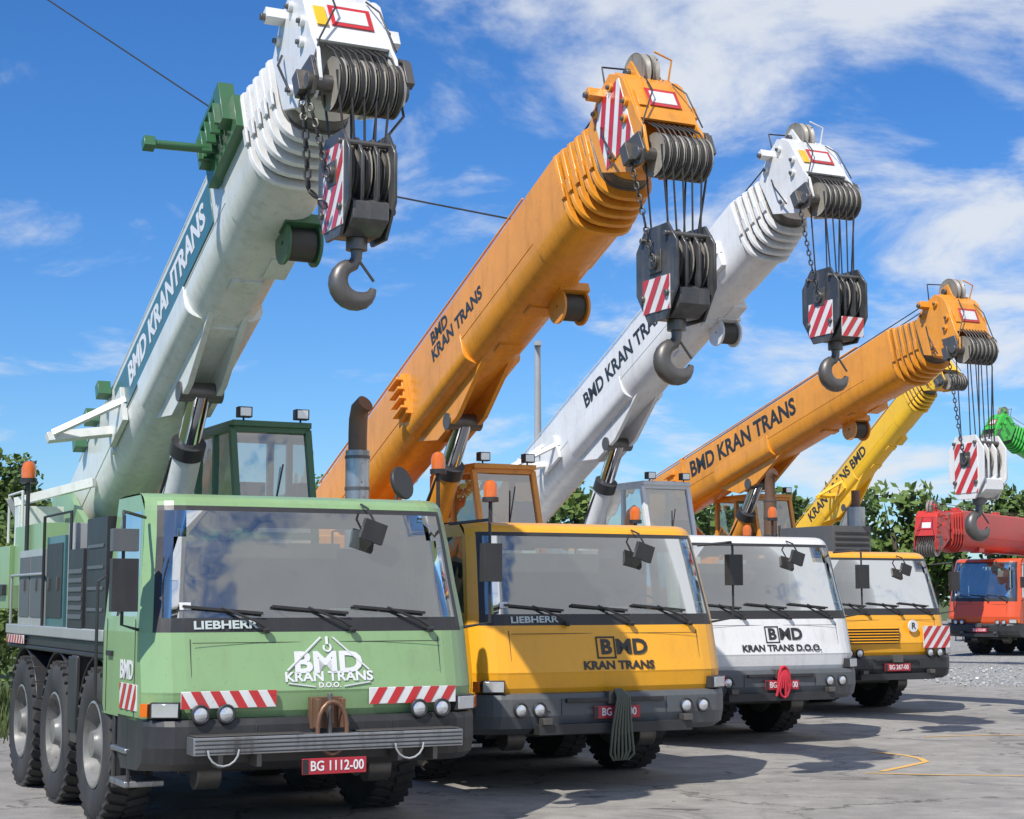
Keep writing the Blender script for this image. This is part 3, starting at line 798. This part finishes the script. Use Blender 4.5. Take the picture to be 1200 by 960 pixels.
YAW=R(26.5)
crane(dict(loc=(-2.71,12.9,0),yaw=YAW,body=GREEN,sup=DGREEN,sup2=GREEN,lcc=BOOMW,boomc=BOOMW,head=WHITE,bump=BLACK,logo=TXW,style='triangle',step=1,lmirror=1,disc=1,sidetext=1,
  plate="BG 1112-00",S=8.6,phi=24.2,pt=7.6,pz=2.8,exhaust=3.72,expos=(2.62,2.5),exr=1,exm=ALU,hz=5.42,hkk=.98,hb=BLOCKY,hs=.66,bw=.74,bh=.95,
  greenkit=1,acc=BOOMW,brk=[2.3],drum=6.6,drumc=DGREEN,btext=("BMD KRANTRANS",3.0,.14,.36,TXW,1.0),sa=4.1,beacons=[(.2,6.0,3.1)],axles=[1.87,3.45,5.05]))
crane(dict(loc=(-.28,16.4,0),yaw=YAW,W=2.82,H=2.60,body=YEL,sup=ORG,boomc=ORG,head=ORG,bump=GREY,logo=TXB,plate="BG 512-00",lampz=.80,logoz=1.38,
  S=9.47,phi=23.3,pt=7.8,pz=2.8,hose=1,hz=5.35,hkk=1.08,hs=.30,headstripe=1,drum=6.9,drumc=ORG,plates=[3.7],brk=[],btext=("KRAN TRANS",4.6,.10,.22,TXB,1.1,.20,"BMD"),
  sa=4.4,beacons=[(.42,2.0,3.2),(.95,1.8,2.9)],ocx=-.05,ocz=3.45,bw=.71,bh=.93))
crane(dict(loc=(2.2,21.7,0),yaw=YAW,body=WHITE,sup=WHITE,boomc=WHITE,head=WHITE,bump=GREY,logo=TXB,plate="BG 1149-00",lampz=.80,t2="KRAN TRANS D.O.O.",brand=0,
  S=10.5,phi=25.6,pt=8.5,pz=2.8,redrope=1,hz=5.95,hkk=1.10,hs=.38,fs=1,drum=7.6,drumc=WHITE,brk=[3.0,8.2],btext=("BMD KRAN TRANS",4.5,.14,.32,TXB,1.0),
  sa=4.6,beacons=[(.45,2.0,2.9)],exhaust=3.1,expos=(.55,2.3),exr=1,ocz=3.6))
crane(dict(loc=(5.05,27.5,0),yaw=YAW,W=2.6,H=2.62,body=YEL,sup=ORG,boomc=ORG,head=ORG,bump=BLACK,logo=None,plate="BG 267-00",grille=1,brand=0,engine=1,lz=-.5,
  S=10.2,phi=15.0,pt=8.0,pz=3.5,hz=4.35,hkk=1.16,hb=WHITE,hs=.66,drum=7.0,brk=[],plates=[2.0],ribs=[2.3],btext=("BMD KRAN TRANS",2.6,.15,.42,TXB,1.0),
  sa=4.2,beacons=[(.3,1.9,3.2),(.05,2.3,2.9)],exhaust=4.1,expos=(.75,2.6),exr=1,ocz=3.75,ocx=-.3))
crane(dict(loc=(8.9,46.7,0),yaw=YAW,W=2.6,H=2.6,body=YEL,sup=YEL2,boomc=YEL2,bump=BLACK,logo=None,brand=0,S=7.9,phi=35,pt=3.6,pz=3.4,bw=.55,bh=.75,
  sa=2.6,lc_t=2.6,tt=3.4,oct=2.0,ocz=3.3,ribs=[],btext=("KRAN TRANS BMD",1.2,.10,.40,TXB,.95)))
crane(dict(loc=(14.6,58,0),yaw=R(-42),scale=1.12,W=2.3,H=2.85,body=ORED,sup=RED,boomc=RED,bump=BLACK,logo=None,brand=0,S=13.0,phi=1.0,pt=10,pz=3.45,
  bw=.8,bh=1.15,ribs=[],btext=("KRAN TRANS",7.5,.14,.55,TXW,1.05)))
crane(dict(loc=(19.9,66,0),yaw=R(-40),scale=1.12,W=2.4,H=2.7,body=GREY,sup=RED,boomc=ORED,bump=BLACK,logo=None,brand=0,S=11.0,phi=3.0,pt=9,pz=3.3))
crane(dict(loc=(21.9,72,0),yaw=R(-62),scale=1.1,W=2.6,H=2.7,body=LIME,sup=LIME,boomc=LIME,bump=BLACK,logo=None,brand=0,S=13.0,phi=23,pt=9,pz=3.0))

# ---------------------------------------------------------------- ground
def sheet(name,pts,z,mat):
    me=bpy.data.meshes.new(name); me.from_pydata([(x,y,z) for x,y in pts],[],[tuple(range(len(pts)))]); me.materials.append(mat)
    o=bpy.data.objects.new(name,me); COL.objects.link(o); return o
m,nt,b=new_mat("yard_concrete")
tc=nt.nodes.new("ShaderNodeTexCoord"); V=tc.outputs['Object']
n1=noise(nt,.22,6,.6,V); n2=noise(nt,2.2,8,.7,V); n3=noise(nt,60,4,.7,V); n4=noise(nt,.55,5,.65,V,1.5)
base=ramp(nt,n1.outputs[0],[(.3,(.29,.27,.245)),(.7,(.42,.40,.365))])
f2=ramp(nt,n2.outputs[0],[(.35,(.70,.70,.70)),(.7,(1.1,1.1,1.08))])
mx=mixc(nt,1,base.outputs[0],f2.outputs[0],'MULTIPLY')
f3=ramp(nt,n3.outputs[0],[(.3,(.6,.6,.6)),(.7,(1.15,1.15,1.15))])
mx2=mixc(nt,.8,mx.outputs[2],f3.outputs[0],'MULTIPLY')
st=ramp(nt,n4.outputs[0],[(.55,(0,0,0)),(.68,(.7,.7,.7))])
mx3=mixc(nt,st.outputs[0],mx2.outputs[2],(.12,.115,.11))
n5=noise(nt,1.7,4,.6,V,.8); s5=ramp(nt,n5.outputs[0],[(.64,(0,0,0)),(.69,(.8,.8,.8))])
mx3b=mixc(nt,s5.outputs[0],mx3.outputs[2],(.07,.066,.06))
vo=nt.nodes.new("ShaderNodeTexVoronoi"); vo.feature='DISTANCE_TO_EDGE'; vo.inputs['Scale'].default_value=.28
nd=noise(nt,1.2,6,.7,V); ad=nt.nodes.new("ShaderNodeVectorMath"); ad.operation='MULTIPLY_ADD'; ad.inputs[1].default_value=(1.4,1.4,0)
L(nt,nd.outputs['Color'],ad.inputs[0]); L(nt,V,ad.inputs[2]); L(nt,ad.outputs[0],vo.inputs['Vector'])
cr=ramp(nt,vo.outputs['Distance'],[(.0,(1,1,1)),(.007,(0,0,0))])
mx4=mixc(nt,cr.outputs[0],mx3b.outputs[2],(.07,.068,.06))
L(nt,mx4.outputs[2],b.inputs['Base Color']); b.inputs['Roughness'].default_value=.85
bump(nt,b,n3.outputs[0],.5,.01)
YARD=m
m,nt,b=new_mat("gravel"); tc=nt.nodes.new("ShaderNodeTexCoord"); V=tc.outputs['Object']
vo=nt.nodes.new("ShaderNodeTexVoronoi"); vo.inputs['Scale'].default_value=14; L(nt,V,vo.inputs['Vector'])
n=noise(nt,.5,4,.6,V); r=ramp(nt,vo.outputs['Color'],[(.1,(.20,.195,.18)),(.9,(.5,.49,.46))])
r2=ramp(nt,n.outputs[0],[(.3,(.75,.75,.75)),(.7,(1,1,1))]); mx=mixc(nt,1,r.outputs[0],r2.outputs[0],'MULTIPLY')
L(nt,mx.outputs[2],b.inputs['Base Color']); b.inputs['Roughness'].default_value=.95; bump(nt,b,vo.outputs['Distance'],1,.05); GRAV=m
m,nt,b=new_mat("grass_ground"); tc=nt.nodes.new("ShaderNodeTexCoord"); V=tc.outputs['Object']
n=noise(nt,.6,8,.7,V); r=ramp(nt,n.outputs[0],[(.3,(.04,.075,.015)),(.7,(.11,.13,.04))]); L(nt,r.outputs[0],b.inputs['Base Color']); b.inputs['Roughness'].default_value=.95; GRS=m
sheet("ground",[(-1500,-300),(1500,-300),(1500,2500),(-1500,2500)],-.008,GRS)
sheet("yard_pavement",[(-6.4,-40),(60,-40),(60,48),(14,44),(4,62),(-10,62),(-6.6,20)],0,YARD)
sheet("gravel_yard",[(6,47),(11.8,36.5),(30,33),(90,40),(120,150),(-20,150),(-10.5,64)],.004,GRAV)
P=Part("gravel_stones")
for k in range(2600):
    x=random.uniform(9.5,26); y0=36.8+ (x-12)*-.18; y=y0+random.random()**2*12+random.uniform(-.6,.6)
    s=random.uniform(.02,.07); a=random.random()*3
    P.box((x,y,s*.4),(s,s*random.uniform(.6,1),s*.8),LGREY if k%3 else CONC,Matrix.Rotation(a,3,'Z')@Matrix.Rotation(random.random(),3,'X'))
P.build()
P=Part("painted_marking")
def stroke(pts,w):
    for a,b_ in zip(pts[:-1],pts[1:]):
        a=Vector((*a,.005));b_=Vector((*b_,.005)); d=(b_-a).normalized(); n=Vector((-d.y,d.x,0))*w/2
        P.poly([a-n,b_-n,b_+n,a+n],ORMARK)
stroke([(4.0,18.8),(4.35,19.3),(4.75,19.9),(4.78,20.3),(4.7,20.7),(4.4,21.2)],.08)
stroke([(3.8,18.6),(4.6,18.4),(5.6,18.3),(6.6,18.5)],.06)
stroke([(5.6,23.5),(6.6,23.8),(7.6,23.7),(8.6,23.9)],.07)
P.build()
P=Part("grass")
for k in range(7000):
    y=random.uniform(18.5,34); x=random.uniform(-13,-6.35-(max(0,y-20))*.09)
    h=random.uniform(.08,.38); a=random.random()*6.28; w=.014
    dx,dy=math.cos(a),math.sin(a)
    P.add([(x-dx*w,y-dy*w,-.01),(x+dx*w,y+dy*w,-.01),(x+dy*h*.3,y-dx*h*.3,h)],[(0,1,2)],GRS)
P.build()

# ---------------------------------------------------------------- trees
def leafmat(name,a,b_):
    m,nt,b=new_mat(name); tc=nt.nodes.new("ShaderNodeTexCoord")
    n=noise(nt,.9,4,.6,tc.outputs['Object']); r=ramp(nt,n.outputs[0],[(.35,a),(.65,b_)])
    L(nt,r.outputs[0],b.inputs['Base Color']); b.inputs['Roughness'].default_value=.6
    return m
LEAF=leafmat("foliage",(.035,.08,.012),(.10,.16,.025)); LEAF2=leafmat("foliage_light",(.07,.13,.02),(.14,.20,.04))
BARK=paint("bark",(.10,.075,.05),rough=.9,dirt=.4,coat=0)
def tree(P,x,y,h,rad,n,ls,leaf):
    P.tube([(x,y,-.05),(x+.1,y,h*.3),(x,y+.1,h*.7)],[h*.03,h*.022,h*.008],BARK,8)
    cl=[]
    for k in range(16):
        a=random.random()*6.28; rr=rad*random.uniform(.1,.8); zz=h*random.uniform(.28,.9)
        sh=1-abs(zz/h-.55)*1.1
        c=Vector((x+rr*sh*math.cos(a),y+rr*sh*math.sin(a),zz)); cl.append((c,rad*random.uniform(.25,.48)))
        P.tube([(x,y,zz*.55),c],[h*.008,h*.003],BARK,5)
    for k in range(n):
        c,r=random.choice(cl)
        d=Vector((random.gauss(0,1),random.gauss(0,1),random.gauss(0,.8))).normalized()*r*random.uniform(.45,1.1)
        p=c+d; u=Vector((random.gauss(0,1),random.gauss(0,1),random.gauss(0,1))).normalized(); v=u.orthogonal().normalized()
        s=ls*random.uniform(.6,1.3)
        P.add([p-u*s,p-v*s*.6,p+u*s,p+v*s*.6],[(0,1,2,3)],leaf)
P=Part("broadleaf_tree"); tree(P,-12.9,41,5.9,2.3,8000,.10,LEAF); P.build()
P=Part("broadleaf_tree"); tree(P,-8.9,28,3.0,1.4,6000,.06,LEAF2); P.build()
P=Part("tree_line")
for k in range(40):
    tree(P,-52+k*3.8+random.uniform(-1.2,1.2),random.uniform(118,135),random.uniform(8.2,11.2),random.uniform(3.2,4.8),1500,.40,LEAF if k%3 else LEAF2)
P.build()

P=Part("lamp_mast"); P.tube([(.47,31,0),(.47,31,6.5)],[.09,.055],LGREY,14); P.box((.47,31,.2),(.3,.3,.4),CONC)
P.box((.47,30.9,6.5),(.12,.3,.08),LGREY); P.build()
P=Part("overhead_cable")
ctrl=[(-16,30,20),(-9.3,25.5,13.4),(-6.75,24,10.52),(-3.95,23,8.47),(-1.63,22,7.14),(.05,20.6,6.49),(.6,19.6,6.05)]
P.tube([Vector(c) for c in ctrl],.012,BLACK,6)
P.build()

# ---------------------------------------------------------------- world, sun, camera
w=bpy.data.worlds.new("World"); scene.world=w; w.use_nodes=True; nt=w.node_tree; nt.nodes.clear()
out=nt.nodes.new("ShaderNodeOutputWorld"); bg=nt.nodes.new("ShaderNodeBackground"); bg.inputs[1].default_value=.10
sky=nt.nodes.new("ShaderNodeTexSky"); sky.sky_type='NISHITA'; sky.sun_disc=False
EL=50; hx,hy=.50,.866
sky.sun_elevation=R(EL); sky.sun_rotation=math.atan2(-hx,-hy); sky.air_density=1.0; sky.dust_density=.3; sky.ozone_density=3
tc=nt.nodes.new("ShaderNodeTexCoord"); G=tc.outputs['Generated']
sep=nt.nodes.new("ShaderNodeSeparateXYZ"); L(nt,G,sep.inputs[0])
def mth(op,a,b=None,clamp=False):
    n=nt.nodes.new("ShaderNodeMath"); n.operation=op; n.use_clamp=clamp
    for i,x in enumerate((a,b)):
        if x is None: continue
        if isinstance(x,(int,float)): n.inputs[i].default_value=x
        else: L(nt,x,n.inputs[i])
    return n.outputs[0]
zz=mth('ADD',mth('MAXIMUM',sep.outputs[2],0),.22)
cx=mth('DIVIDE',sep.outputs[0],zz); cy=mth('DIVIDE',sep.outputs[1],zz)
cb=nt.nodes.new("ShaderNodeCombineXYZ"); L(nt,cx,cb.inputs[0]); L(nt,cy,cb.inputs[1])
mp=nt.nodes.new("ShaderNodeMapping"); mp.inputs['Rotation'].default_value=(0,0,R(20)); mp.inputs['Scale'].default_value=(2.1,2.0,1); mp.inputs['Location'].default_value=(3.1,1.7,0)
L(nt,cb.outputs[0],mp.inputs[0])
n1=noise(nt,1.5,10,.60,mp.outputs[0],.35); n2=noise(nt,.6,3,.5,mp.outputs[0])
bias=mth('MULTIPLY',sep.outputs[0],.30)
cov=mth('ADD',mth('ADD',n1.outputs[0],mth('MULTIPLY',mth('SUBTRACT',n2.outputs[0],.5),.4)),bias)
cm=nt.nodes.new("ShaderNodeMapRange"); cm.interpolation_type='SMOOTHSTEP'; cm.inputs[1].default_value=.49; cm.inputs[2].default_value=.72; cm.inputs[4].default_value=.9
L(nt,cov,cm.inputs[0])
hs=nt.nodes.new("ShaderNodeHueSaturation"); hs.inputs['Saturation'].default_value=1.24; hs.inputs['Value'].default_value=1.12; L(nt,sky.outputs[0],hs.inputs['Color'])
tint=mixc(nt,1,hs.outputs[0],(.66,.92,1.24),'MULTIPLY')
mxs=mixc(nt,cm.outputs[0],tint.outputs[2],(7.8,8.2,8.8))
L(nt,mxs.outputs[2],bg.inputs[0]); L(nt,bg.outputs[0],out.inputs[0])

sd=bpy.data.lights.new("sun",'SUN'); sd.energy=5.0; sd.angle=R(.5); sd.color=(1,.955,.88)
so=bpy.data.objects.new("sun",sd); COL.objects.link(so)
ld=Vector((hx*math.cos(R(EL)),hy*math.cos(R(EL)),-math.sin(R(EL))))
so.rotation_euler=ld.to_track_quat('-Z','Y').to_euler(); so.location=(-10,-10,20)

cd=bpy.data.cameras.new("camera"); cd.lens=60; cd.sensor_width=36; cd.clip_end=5000; cd.clip_start=.1
co=bpy.data.objects.new("camera",cd); COL.objects.link(co); co.location=(0,0,1.85)
co.rotation_euler=(R(90+6.36),0,0); scene.camera=co
scene.view_settings.view_transform='Standard'; scene.view_settings.look='None'; scene.view_settings.exposure=0
